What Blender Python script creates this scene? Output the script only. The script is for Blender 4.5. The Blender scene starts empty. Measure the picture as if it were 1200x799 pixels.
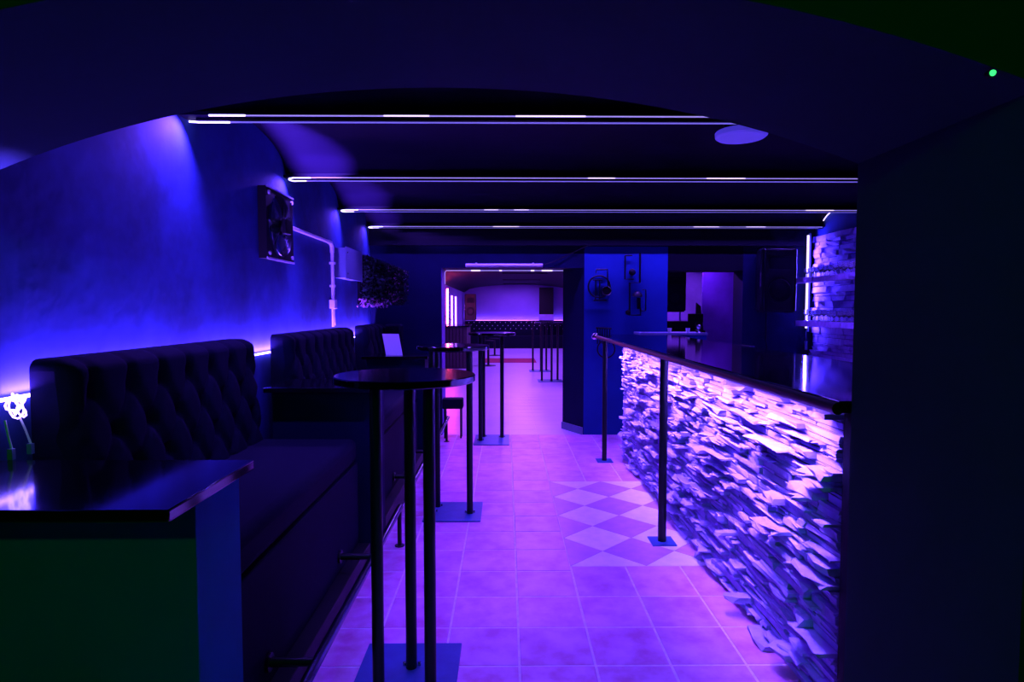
import bpy, bmesh, math, random
from mathutils import Vector, Matrix
R = math.radians
rnd = random.Random(11)
S = bpy.context.scene
COL = S.collection

# ------------------------------------------------------------------ camera, world, exposure
H = 1.45
cd = bpy.data.cameras.new('camera'); cam = bpy.data.objects.new('camera', cd); COL.objects.link(cam)
cd.sensor_width = 36.0; cd.lens = 36.0 * 724.0 / 1200.0; cd.clip_start = 0.02
cam.location = (0, 0, H); cam.rotation_euler = (R(90 - 2.886), 0, R(-0.554))
S.camera = cam
W = bpy.data.worlds.new('world'); S.world = W; W.use_nodes = True
W.node_tree.nodes['Background'].inputs[0].default_value = (0.02, 0.03, 0.25, 1)
W.node_tree.nodes['Background'].inputs[1].default_value = 0.02
S.view_settings.view_transform = 'Standard'; S.view_settings.look = 'None'
S.view_settings.gamma = 1; S.view_settings.use_curve_mapping = False
S.view_settings.exposure = 0.0
LED = (0.15, 0.046, 1.0)          # colour of the blue violet strips
HALL = (0.30, 0.08, 1.0)          # colour of the violet light in the hall

# ------------------------------------------------------------------ helpers
class MB:
    def __init__(s): s.bm = bmesh.new()
    def box(s, x0, x1, y0, y1, z0, z1, bev=0, seg=2):
        b = s.bm
        r = bmesh.ops.create_cube(b, size=1, matrix=Matrix.Translation(((x0+x1)/2, (y0+y1)/2, (z0+z1)/2)) @ Matrix.Diagonal((x1-x0, y1-y0, z1-z0, 1)))
        if bev:
            es = list({e for v in r['verts'] for e in v.link_edges})
            bmesh.ops.bevel(b, geom=es, offset=bev, segments=seg, profile=0.5, affect='EDGES')
        return s
    def cyl(s, p0, p1, r, seg=16, r1=None):
        p0 = Vector(p0); p1 = Vector(p1); d = p1 - p0
        m = Matrix.Translation((p0+p1)/2) @ d.to_track_quat('Z', 'Y').to_matrix().to_4x4()
        bmesh.ops.create_cone(s.bm, cap_ends=True, segments=seg, radius1=r, radius2=r if r1 is None else r1, depth=d.length, matrix=m)
        return s
    def sph(s, c, r, u=12, v=8, sc=(1, 1, 1)):
        bmesh.ops.create_uvsphere(s.bm, u_segments=u, v_segments=v, radius=r, matrix=Matrix.Translation(c) @ Matrix.Diagonal((*sc, 1)))
        return s
    def tube(s, pts, r, seg=8, closed=False):
        b = s.bm; pts = [Vector(p) for p in pts]; n = len(pts); rings = []
        up = None
        for i, p in enumerate(pts):
            if closed: t = pts[(i+1) % n] - pts[i-1]
            else: t = pts[min(i+1, n-1)] - pts[max(i-1, 0)]
            t.normalize()
            if up is None: up = t.orthogonal().normalized()
            up = (up - t * up.dot(t)); up = up.normalized() if up.length > 1e-6 else t.orthogonal().normalized()
            w = t.cross(up)
            rings.append([b.verts.new(p + (up*math.cos(2*math.pi*k/seg) + w*math.sin(2*math.pi*k/seg))*r) for k in range(seg)])
        for i in range(n if closed else n-1):
            A, B = rings[i], rings[(i+1) % n]
            for k in range(seg): b.faces.new((A[k], A[(k+1) % seg], B[(k+1) % seg], B[k]))
        if not closed:
            b.faces.new(rings[0][::-1]); b.faces.new(rings[-1])
        return s
    def lathe(s, prof, c=(0, 0, 0), seg=24):
        b = s.bm; c = Vector(c); rings = []
        for r, z in prof:
            rings.append([b.verts.new(c + Vector((max(r, 1e-4)*math.cos(2*math.pi*k/seg), max(r, 1e-4)*math.sin(2*math.pi*k/seg), z))) for k in range(seg)])
        for A, B in zip(rings, rings[1:]):
            for k in range(seg): b.faces.new((A[k], A[(k+1) % seg], B[(k+1) % seg], B[k]))
        b.faces.new(rings[0][::-1]); b.faces.new(rings[-1])
        return s
    def prism(s, poly, ax, a, c):
        """extrude a closed outline along axis ax ('x','y','z') from a to c"""
        b = s.bm
        f = {'x': lambda u, v, t: (t, u, v), 'y': lambda u, v, t: (u, t, v), 'z': lambda u, v, t: (u, v, t)}[ax]
        A = [b.verts.new(f(u, v, a)) for u, v in poly]; B = [b.verts.new(f(u, v, c)) for u, v in poly]; n = len(poly)
        for i in range(n): b.faces.new((A[i], A[(i+1) % n], B[(i+1) % n], B[i]))
        b.faces.new(A[::-1]); b.faces.new(B)
        return s
    def quad(s, *p):
        s.bm.faces.new([s.bm.verts.new(q) for q in p]); return s
    def move(s, m):
        bmesh.ops.transform(s.bm, matrix=m, verts=s.bm.verts); return s
    def build(s, name, mat, parent=None, smooth=True, kind=None, label=None, org=None):
        """link as one mesh object; geometry is given in world space, the origin is the parent's (or org)"""
        b = s.bm; bmesh.ops.recalc_face_normals(b, faces=b.faces)
        off = Vector(OFF.get(parent.name, (0, 0, 0))) if parent else Vector(org or (0, 0, 0))
        bmesh.ops.translate(b, vec=-off, verts=b.verts)
        me = bpy.data.meshes.new(name)
        if smooth:
            for f in b.faces: f.smooth = not (len(f.verts) == 4 and max(abs(q) for q in f.normal) > 0.9999)
            for e in b.edges:
                if len(e.link_faces) == 2 and e.calc_face_angle(0) > R(38): e.smooth = False
        b.to_mesh(me); b.free()
        o = bpy.data.objects.new(name, me); COL.objects.link(o)
        if mat: me.materials.append(mat)
        if parent: o.parent = parent; OFF[o.name] = off
        else: o.location = off; OFF[o.name] = off
        if kind: o['kind'] = kind
        if label: o['label'] = label
        return o
OFF = {}
def tag(o, label, cat, group=None):
    o['label'] = label; o['category'] = cat
    if group: o['group'] = group
    return o
def thing(name, loc, label, cat, group=None):
    o = bpy.data.objects.new(name, None); COL.objects.link(o); o.location = loc; o.empty_display_size = 0.1
    OFF[o.name] = Vector(loc); return tag(o, label, cat, group)
def struct(o): o['kind'] = 'structure'; return o
def kids(o): return [c for c in list(bpy.data.objects) if c.parent == o]
def dup(o, loc, label, rz=0, group=None):
    def cp(q, par):
        c = q.copy(); COL.objects.link(c); c.parent = par; OFF[c.name] = OFF.get(q.name, Vector())
        for k in kids(q): cp(k, c)
        return c
    r = cp(o, None); r.location = loc; r.rotation_euler = (0, 0, rz); r['label'] = label
    if group: r['group'] = group
    return r

def mat(name, col, rough=0.6, metal=0.0, var=0.0, scale=6.0, bump=0.0, bscale=40.0, col2=None, spec=0.5, emit=None, es=0, trans=0, per=0.0, detail=5):
    m = bpy.data.materials.new(name); m.use_nodes = True
    nt = m.node_tree; N = nt.nodes; L = nt.links; p = N['Principled BSDF']
    p.inputs['Base Color'].default_value = (*col, 1); p.inputs['Roughness'].default_value = rough
    p.inputs['Metallic'].default_value = metal; p.inputs['Specular IOR Level'].default_value = spec
    if trans: p.inputs['Transmission Weight'].default_value = trans
    if emit: p.inputs['Emission Color'].default_value = (*emit, 1); p.inputs['Emission Strength'].default_value = es
    tc = N.new('ShaderNodeTexCoord')
    if var or col2 or per:
        c2 = col2 or tuple(max(0, c*(1-var)) for c in col)
        vec = tc.outputs['Object']
        if per:
            oi = N.new('ShaderNodeObjectInfo'); ad = N.new('ShaderNodeVectorMath'); ad.operation = 'MULTIPLY_ADD'
            cb = N.new('ShaderNodeCombineXYZ'); L.new(oi.outputs['Random'], cb.inputs[0]); L.new(oi.outputs['Random'], cb.inputs[2])
            ad.inputs[1].default_value = (37, 37, 37); L.new(cb.outputs[0], ad.inputs[0]); L.new(tc.outputs['Object'], ad.inputs[2]); vec = ad.outputs[0]
        nz = N.new('ShaderNodeTexNoise'); nz.inputs['Scale'].default_value = scale; nz.inputs['Detail'].default_value = detail; nz.inputs['Roughness'].default_value = 0.6
        L.new(vec, nz.inputs['Vector'])
        cr = N.new('ShaderNodeValToRGB'); cr.color_ramp.elements[0].position = 0.34; cr.color_ramp.elements[1].position = 0.66
        cr.color_ramp.elements[0].color = (*c2, 1); cr.color_ramp.elements[1].color = (*col, 1)
        L.new(nz.outputs['Fac'], cr.inputs[0]); out = cr.outputs[0]
        if per:
            hs = N.new('ShaderNodeHueSaturation'); mr = N.new('ShaderNodeMapRange')
            mr.inputs['To Min'].default_value = 1-per; mr.inputs['To Max'].default_value = 1+per
            L.new(oi.outputs['Random'], mr.inputs['Value']); L.new(mr.outputs[0], hs.inputs['Value']); L.new(out, hs.inputs['Color']); out = hs.outputs[0]
        L.new(out, p.inputs['Base Color'])
    if bump:
        nb = N.new('ShaderNodeTexNoise'); nb.inputs['Scale'].default_value = bscale; nb.inputs['Detail'].default_value = 6
        L.new(tc.outputs['Object'], nb.inputs['Vector'])
        bp = N.new('ShaderNodeBump'); bp.inputs['Strength'].default_value = bump; bp.inputs['Distance'].default_value = 0.01
        L.new(nb.outputs['Fac'], bp.inputs['Height']); L.new(bp.outputs[0], p.inputs['Normal'])
    return m
def led_mat(name, col, st): return mat(name, (0.5, 0.5, 0.6), emit=col, es=st)

M = dict(
    blue=mat('blue_plaster', (0.030, 0.075, 0.30), 0.8, var=0.6, scale=1.6, bump=0.25, bscale=9, spec=0.25),
    blue_panel=mat('blue_panel_paint', (0.006, 0.05, 0.27), 0.7, var=0.12, scale=3, spec=0.25),
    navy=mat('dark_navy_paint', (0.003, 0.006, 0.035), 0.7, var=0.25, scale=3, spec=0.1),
    arch=mat('arch_dark_paint', (0.007, 0.034, 0.042), 0.85, var=0.15, scale=2, bump=0.15, bscale=12, spec=0.2),
    black_ceiling=mat('black_ceiling_paint', (0.006, 0.003, 0.015), 0.7, var=0.2, scale=4, bump=0.1, bscale=20, spec=0.12),
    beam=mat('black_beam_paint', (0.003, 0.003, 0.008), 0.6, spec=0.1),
    grout=mat('pale_grout', (0.95, 0.74, 0.95), 0.9, var=0.2, scale=30),
    tile=mat('terracotta_tile', (0.80, 0.40, 0.74), 0.42, col2=(0.62, 0.18, 0.40), scale=7, per=0.08, bump=0.08, bscale=18),
    tile_light=mat('cream_tile', (0.97, 0.86, 0.94), 0.4, var=0.12, scale=14, per=0.05, bump=0.05, bscale=20),
    tile_dark=mat('plum_tile', (0.66, 0.30, 0.58), 0.4, var=0.15, scale=12, per=0.06, bump=0.05, bscale=20),
    hall_floor=mat('hall_floor_tile', (0.66, 0.52, 0.82), 0.3, var=0.12, scale=2.5),
    stone=mat('split_stone', (0.60, 0.47, 0.93), 0.8, col2=(0.46, 0.35, 0.76), scale=22, per=0.14, bump=0.25, bscale=45, spec=0.3),
    stone_back=mat('stone_mortar', (0.08, 0.07, 0.10), 0.9),
    fabric=mat('black_velvet', (0.003, 0.004, 0.016), 0.85, var=0.2, scale=30, bump=0.1, bscale=300, spec=0.12),
    gloss=mat('black_gloss_laminate', (0.004, 0.004, 0.006), 0.10, spec=0.5),
    gloss2=mat('black_bar_top', (0.004, 0.004, 0.006), 0.07, spec=0.36),
    panel=mat('ledge_panel_paint', (0.005, 0.12, 0.27), 0.7, var=0.1, scale=5, spec=0.08),
    metal=mat('black_metal', (0.005, 0.007, 0.009), 0.36, metal=0.0, spec=0.32),
    plate=mat('dark_steel_plate', (0.04, 0.11, 0.32), 0.42, var=0.2, scale=12, metal=0.2),
    chrome=mat('brushed_chrome', (0.65, 0.65, 0.7), 0.22, metal=1.0),
    dark_chrome=mat('dark_chrome', (0.16, 0.17, 0.24), 0.22, metal=1.0),
    white=mat('white_plastic', (0.75, 0.74, 0.76), 0.4),
    conduit=mat('grey_conduit', (0.62, 0.62, 0.68), 0.4),
    grey=mat('grey_box', (0.16, 0.22, 0.32), 0.45),
    paper=mat('white_paper', (0.85, 0.85, 0.87), 0.7),
    leaf=mat('green_foliage', (0.02, 0.06, 0.05), 0.6, col2=(0.008, 0.02, 0.018), scale=30),
    flower=mat('pink_flower', (0.6, 0.25, 0.42), 0.6, var=0.3, scale=40),
    glass=mat('clear_glass', (0.9, 0.92, 1.0), 0.03, trans=0.9, spec=0.6),
    wood=mat('weathered_plank', (0.42, 0.38, 0.42), 0.7, col2=(0.2, 0.18, 0.22), scale=14, bump=0.4, bscale=30),
    pale=mat('pale_plaster', (0.40, 0.28, 0.62), 0.7, var=0.35, scale=2.2, bump=0.15, bscale=8),
    violet=mat('violet_paint', (0.14, 0.03, 0.40), 0.7, var=0.35, scale=3),
    hallwall=mat('hall_paint', (0.22, 0.14, 0.45), 0.7, var=0.12, scale=2),
    red=mat('red_carpet', (0.45, 0.03, 0.10), 0.95, var=0.2, scale=60),
    rubber=mat('black_plastic', (0.008, 0.008, 0.010), 0.5, bump=0.1, bscale=200, spec=0.15),
    slat=mat('dark_slat_wood', (0.05, 0.025, 0.04), 0.5, var=0.3, scale=10),
    led=led_mat('led_blue_violet', (0.42, 0.32, 1.0), 0.8),
    led_dim=led_mat('led_dim_blue', (0.22, 0.17, 1.0), 0.75),
    led_end=led_mat('led_bright_end', (0.45, 0.36, 1.0), 6.0),
    led_wall=led_mat('led_wall_wash', (0.22, 0.11, 1.0), 30.0),
    led_coil=led_mat('led_coil', (0.30, 0.18, 1.0), 9.0),
    led_bar=led_mat('led_bar_front', (0.42, 0.19, 1.0), 2.0),
    led_white=led_mat('led_white_violet', (0.72, 0.55, 1.0), 1.8),
    led_hall=led_mat('led_hall_violet', HALL, 14.0),
    neon=led_mat('neon_pink', (1.0, 0.08, 0.25), 45.0),
    lamp=mat('lamp_diffuser', (0.7, 0.7, 0.8), 0.4, emit=(0.09, 0.06, 1.0), es=0.42),  # faint emission stands in for floor bounce on the unlit disc
    cab=mat('speaker_cabinet', (0.006, 0.006, 0.009), 0.28, spec=0.5),
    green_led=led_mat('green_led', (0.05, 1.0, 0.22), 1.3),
    lens=led_mat('green_lamp_lens', (0.03, 1.0, 0.1), 2.0),
)

def area(name, loc, size, sy, rot, col, power, parent=None, spread=180):
    l = bpy.data.lights.new(name, 'AREA'); l.shape = 'RECTANGLE'; l.size = size; l.size_y = sy; l.color = col; l.energy = power; l.spread = R(spread)
    o = bpy.data.objects.new(name, l); COL.objects.link(o); o.rotation_euler = rot
    o.location = Vector(loc) - (OFF.get(parent.name, Vector()) if parent else Vector()); o.parent = parent
    return o
def spot(name, loc, tgt, col, power, ang, blend=0.6, rad=0.02, parent=None):
    l = bpy.data.lights.new(name, 'SPOT'); l.color = col; l.energy = power; l.spot_size = R(ang); l.spot_blend = blend; l.shadow_soft_size = rad
    o = bpy.data.objects.new(name, l); COL.objects.link(o)
    o.rotation_euler = (Vector(tgt) - Vector(loc)).to_track_quat('-Z', 'Y').to_euler()
    o.location = Vector(loc) - (OFF.get(parent.name, Vector()) if parent else Vector()); o.parent = parent
    return o

XL, XR = -1.55, 3.55            # side walls of the bar room
YB = 7.12                       # wall with the doorway
BY = [3.04, 4.42, 5.80, 6.94]   # steel beams under the ceiling
BZ = 2.372                      # their underside

# ------------------------------------------------------------------ floor
T = 0.305
fl = struct(MB().box(-4, 4, -3, 24.2, -0.12, -0.0018).build('floor', M['grout'], smooth=False))
def tile_mesh(w, d, m):
    b = MB(); b.box(-w/2, w/2, -d/2, d/2, -0.012, 0.0); bmesh.ops.recalc_face_normals(b.bm, faces=b.bm.faces)
    top = [e for e in b.bm.edges if all(v.co.z > -0.001 for v in e.verts)]
    bmesh.ops.bevel(b.bm, geom=top, offset=0.004, segments=1, affect='EDGES')
    me = bpy.data.meshes.new('tile'); b.bm.to_mesh(me); b.bm.free(); me.materials.append(m); return me
cache = {}
def tile(x0, x1, y0, y1, m='tile'):
    g = 0.006; k = (round(x1-x0, 3), round(y1-y0, 3), m)
    if k not in cache: cache[k] = tile_mesh(x1-x0-g, y1-y0-g, M[m])
    o = bpy.data.objects.new('tile', cache[k]); COL.objects.link(o); o.parent = fl
    o.location = ((x0+x1)/2, (y0+y1)/2, rnd.uniform(-0.0008, 0.0008))
IX0, IX1, IY0, IY1 = 0.365, 1.20, 3.43, 5.16
xs = [0.365 + 0.31*k for k in range(-4, 0)] + [0.365, 0.675, 0.985, 1.295]
row = [2.145 + T*k for k in range(0, 18)]
for i in range(len(xs)-1):
    right = xs[i] > 0.3
    if right:
        ys = [y for y in row if y < 3.1] + [IY0] + [IY1] + [y for y in row if y > IY1 + 0.1]
    else: ys = row[:]
    ys = [y for y in ys if y < YB - 0.12] + [YB]
    for a, c in zip(ys, ys[1:]):
        if right and abs(a - IY0) < 1e-4 and abs(c - IY1) < 1e-4: continue
        tile(xs[i], xs[i+1], a, c)
def clip(poly, ax, lim, sg):
    out = []
    for i in range(len(poly)):
        p, q = poly[i-1], poly[i]; ip = (p[ax]-lim)*sg >= -1e-9; iq = (q[ax]-lim)*sg >= -1e-9
        if ip != iq:
            t = (lim-p[ax])/(q[ax]-p[ax]); out.append((p[0]+(q[0]-p[0])*t, p[1]+(q[1]-p[1])*t))
        if iq: out.append(q)
    return out
DG = (IY1-IY0)/4
for i in range(0, 5):
    for j in range(0, 9):
        if (i + j) % 2 == 0: continue
        cx = IX0 + DG/2*i; cy = IY0 + DG/2*j - DG/2*0
        # light lattice: odd column index, even row index
        light = (i % 2 == 1)
        h = DG/2 - 0.0022
        P = [(cx-h, cy), (cx, cy-h), (cx+h, cy), (cx, cy+h)]
        for ax, lim, sg in ((0, IX0, 1), (0, IX1, -1), (1, IY0, 1), (1, IY1, -1)):
            if P: P = clip(P, ax, lim, sg)
        if len(P) >= 3:
            b = MB(); b.prism(P, 'z', -0.012, 0.0)
            b.build('diamond_tile', M['tile_light' if light else 'tile_dark'], fl, smooth=False)
b = MB()
for i in range(-6, 9):
    for j in range(0, 54):
        x0 = 0.055 + 0.31*i; y0 = YB + 0.004 + T*j
        b.box(x0, x0+0.3065, y0, y0+T-0.0035, -0.012, 0.0)
b.build('hall_tile', M['hall_floor'], fl, smooth=False, kind='stuff')

# ------------------------------------------------------------------ walls
wl = struct(MB().box(XL-0.25, XL, 1.75, YB, -0.1, 2.9).build('wall_left', M['blue']))
wr = struct(MB().box(XR, XR+0.25, 1.75, YB, -0.1, 2.9).build('wall_right', M['blue']))

# front arch: a thick wall whose opening is a flat segmental arch
def arch_z(x): return 2.066 - 0.1367*(x + 0.18)**2 - 0.010*(x + 0.18)**4
b = MB(); N_ = 40
xs_ = [-1.55 + (0.99 + 1.55)*i/N_ for i in range(N_+1)]
YA0, YA1 = 1.15, 1.75
outline = [(-3.2, -0.1), (-1.55, -0.1)] + [(x, arch_z(x)) for x in xs_] + [(0.99, -0.1), (3.8, -0.1), (3.8, 2.95), (-3.2, 2.95)]
bm = b.bm
A = [bm.verts.new((x, YA0, z)) for x, z in outline]; B = [bm.verts.new((x, YA1, z)) for x, z in outline]; n = len(outline)
for i in range(n): bm.faces.new((A[i], A[(i+1) % n], B[(i+1) % n], B[i]))
for ring in (A, B):
    j0 = 2
    bm.faces.new([ring[0], ring[1], ring[2], ring[n-1]])
    last = 2 + N_
    for i in range(2, last):
        pass
    bm.faces.new([ring[last], ring[last+1], ring[last+2], ring[last+3]])
    bm.faces.new([ring[k] for k in range(2, last+1)] + [ring[last+3], ring[n-1]])
wf = struct(b.build('wall_front', M['arch']))

# ceiling: shallow jack vaults between black steel beams
ce = struct(MB().box(XL, XR, YA1, YB, 2.80, 2.9).build('ceiling', M['black_ceiling']))
edges = [YA1] + BY
for k in range(len(edges)-1):
    y0, y1 = edges[k], edges[k+1]
    if k == 0: y0 = BY[0] - 1.38
    b = MB(); n = 20; L = []
    for i in range(n+1):
        y = y0 + (y1-y0)*i/n; t = (i/n)*2-1
        z = 2.40 + 0.19*math.sqrt(max(0, 1-abs(t)**2.4))
        if y < YA1 + 0.001: y = YA1 + 0.001
        L.append((y, z))
    P = L + [(L[-1][0], 2.80), (L[0][0], 2.80)]
    b.prism(P, 'x', XL, XR)
    b.build('vault', M['black_ceiling'], ce)

def led_beam(i, y):
    bm_ = MB(); w = 0.052 if i < 3 else 0.045
    bm_.box(XL, XR, y-0.006, y+0.006, BZ, 2.56)
    bm_.box(XL, XR, y-w, y+w, BZ, BZ+0.016)
    bm_.box(XL+0.06, XR, y-0.007, y+0.007, BZ-0.010, BZ)
    bm_.build('beam', M['beam'], ce, smooth=False)
    lab = ['nearest ceiling beam, two lines meeting the arch', 'second ceiling beam from the arch', 'third ceiling beam from the arch', 'farthest ceiling beam, above the doorway wall'][i]
    t = thing('led_strip', ((XL+XR)/2, y, BZ), 'glowing blue violet strip loop under the ' + lab, 'led strip', 'strip lights under the ceiling beams')
    x0, x1 = XL + 0.02, (XR - 0.03)
    yn, yf, z = y - w + 0.002, y + w - 0.006, BZ - 0.005
    r = 0.0036
    xf = x0 + (0.135 if i == 0 else 0.05)                       # the nearest front run stops short of the wall
    MB().tube([(x1, yn, z+0.003), (xf, yn, z+0.003)], r, 6).build('front_run', M['led'], t)
    MB().tube([(x0+0.05, yf, z), (x1, yf, z)], r, 6).build('rear_run', M['led_dim'], t)
    if i == 0:
        MB().tube([(xf-0.012, yn, z+0.003), (xf+0.16, yn, z+0.003)], r*1.25, 6).build('run_end', M['led_end'], t)
        MB().tube([(x0-0.01, yf-0.02, z-0.003), (x0+0.03, yf-0.004, z-0.002), (x0+0.18, yf, z-0.001)], r*1.25, 6).build('end_loop', M['led_end'], t, label='brighter end of the strip at the wall')
    else:
        pts = [(x0+0.17, yn, z+0.002), (x0+0.05, yn, z+0.002)] + [(x0+0.04-0.036*math.sin(k*math.pi/8), y-(y-yn)*math.cos(k*math.pi/8), z-0.002) for k in range(1, 8)] + [(x0+0.05, yf, z), (x0+0.11, yf, z)]
        MB().tube(pts, r*1.15, 6).build('end_loop', M['led_end'], t, label='brighter end of the strip at the wall')
    # brighter dashes where the tape was doubled
    for q in range(3):
        xx = XL + 0.6 + rnd.random()*4.1; MB().tube([(xx, yn-0.001, z+0.003), (xx+rnd.uniform(.1, .3), yn-0.001, z+0.003)], r, 6).build('bright_segment', M['led_white'], t)
    # the light of the loop end: a fan down the wall on the near side, and one up into the vault behind
    spot('loop_light', (XL+0.10, y-0.045, BZ-0.006), (XL-0.10, y-0.22, BZ-0.42), LED, [80, 50, 32, 20][i], 125, 0.9, 0.01, t)
    if i < 3: spot('vault_light', (XL+0.012, y+0.06, BZ+0.03), (XL+0.20, y+1.02, 2.52), LED, [3000, 1600, 520][i], 24, 1.0, 0.01, t)
    area('strip_light_near', ((XL+XR)/2, y-0.03, BZ-0.012), 4.9, 0.012, (0, 0, 0), LED, 62, t, 104)
    return t
strips = [led_beam(i, y) for i, y in enumerate(BY)]

# the doorway wall
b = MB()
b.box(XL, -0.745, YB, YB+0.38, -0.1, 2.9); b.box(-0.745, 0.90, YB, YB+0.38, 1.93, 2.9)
wb = struct(b.build('wall_back', M['navy'], smooth=False))  # navy paints in the dimmer light on this partition
MB().prism([(0.90, YB), (1.86, YB), (1.86, YB+0.38), (0.70, YB+0.38)], 'z', -0.1, 2.175).build('blue_panel', M['blue_panel'], wb, smooth=False, label='bright blue painted wall panel')
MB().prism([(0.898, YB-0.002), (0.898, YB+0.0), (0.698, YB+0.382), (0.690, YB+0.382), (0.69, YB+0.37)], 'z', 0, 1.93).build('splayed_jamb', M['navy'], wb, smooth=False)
MB().box(0.90, 1.86, YB, YB+0.38, 2.175, 2.9).box(1.86, 2.73, YB, YB+0.3, 1.90, 2.9).build('upper_band', M['beam'], wb, smooth=False)  # black colour paints in the shadow under the last beam
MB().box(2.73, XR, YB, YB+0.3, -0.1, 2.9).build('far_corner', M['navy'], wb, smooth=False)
struct(MB().box(XL, 3.4, 7.05, YB, 2.18, 2.36).build('trim_1', M['beam'], smooth=False))  # black box added for the shaded band over the doorway wall
struct(MB().prism([(0.88, YB-0.012), (0.892, YB-0.003), (0.69, YB+0.382), (0.675, YB+0.37)], 'z', 0.0, 0.085).build('baseboard_jamb', M['grey'], smooth=False))

struct(MB().box(-0.745, -0.738, YB+0.01, YB+0.37, 0.0, 1.93).build('trim_2', M['violet'], smooth=False))  # violet strip added to colour the jamb as lit from the hall
# ------------------------------------------------------------------ hall beyond the doorway
HW0, HW1, HY = -1.62, 2.6, 23.9
hl = struct(MB().box(HW0-0.2, HW0, YB+0.38, HY, -0.1, 2.7).build('wall_hall_left', M['hallwall']))
struct(MB().box(HW1, HW1+0.2, 9.7, HY, -0.1, 2.7).build('wall_hall_right', M['hallwall']))
struct(MB().box(HW0, HW1, HY, HY+0.2, -0.1, 2.7).build('wall_hall_back', M['hallwall']))
P = [(HW0 + (HW1-HW0)*i/20, 2.12 + 0.30*math.sqrt(max(0, 1-(i/10-1)**2))) for i in range(21)]
struct(MB().prism(P + [(HW1, 2.7), (HW0, 2.7)], 'y', YB+0.381, HY).build('ceiling_hall', M['black_ceiling']))
# side room behind the bar
b = MB(); b.box(1.2, 3.9, 9.5, 9.65, -0.1, 2.5)
struct(b.build('wall_side_room', M['pale']))
struct(MB().box(3.9, 4.0, YB+0.3, 9.65, -0.1, 2.5).build('wall_side_room_right', M['violet']))
struct(MB().box(1.2, 3.9, YB+0.3, 9.65, 2.35, 2.5).build('ceiling_side_room', M['black_ceiling']))
struct(MB().box(1.12, 1.2, YB+0.38, 9.7, -0.1, 2.5).build('wall_side_room_left', M['violet']))

# ------------------------------------------------------------------ bar counter
bar = thing('bar_counter', (1.3, 4.0, 0), 'long bar counter with pale split stone front and black glossy top', 'bar counter')
SX = 1.172                                    # plane behind the stones
MB().box(SX, 1.62, 2.075, 6.06, 0, 1.10).build('carcass', M['stone_back'], bar, smooth=False)
MB().box(1.15, 1.62, 1.752, 2.075, 0, 1.15).build('end_panel', M['beam'], bar, smooth=False)
MB().box(0.955, 1.74, 1.752, 6.60, 1.152, 1.188, 0.006).build('counter_top', M['gloss2'], bar, label='black glossy counter top')
MB().tube([(0.955, 1.755, 1.166), (0.955, 6.60, 1.166)], 0.018, 14).build('arm_rail', M['metal'], bar)
MB().sph((0.955, 6.60, 1.166), 0.040, 16, 10).build('rail_end_cap', M['chrome'], bar, label='round chrome rail end')
for y, x in ((5.86, 0.943), (3.79, 0.975)):
    p = MB().cyl((x, y, 0.006), (x, y, 1.155), 0.0255 if y < 5 else 0.0235, 20).build('post', M['metal'], bar)
    MB().box(x-0.075, x+0.075, y-0.075, y+0.075, 0, 0.008, 0.002).build('foot_plate', M['plate'], p)
ul = MB().box(0.976, 0.996, 2.09, 6.05, 1.142, 1.151).build('strip_light', M['led_bar'], bar, smooth=False, label='strip light under the counter edge')
area('bar_wash', (0.985, 4.07, 1.140), 0.02, 3.90, (0, R(-30), 0), (0.20, 0.095, 1.0), 120, bar, 100)
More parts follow.
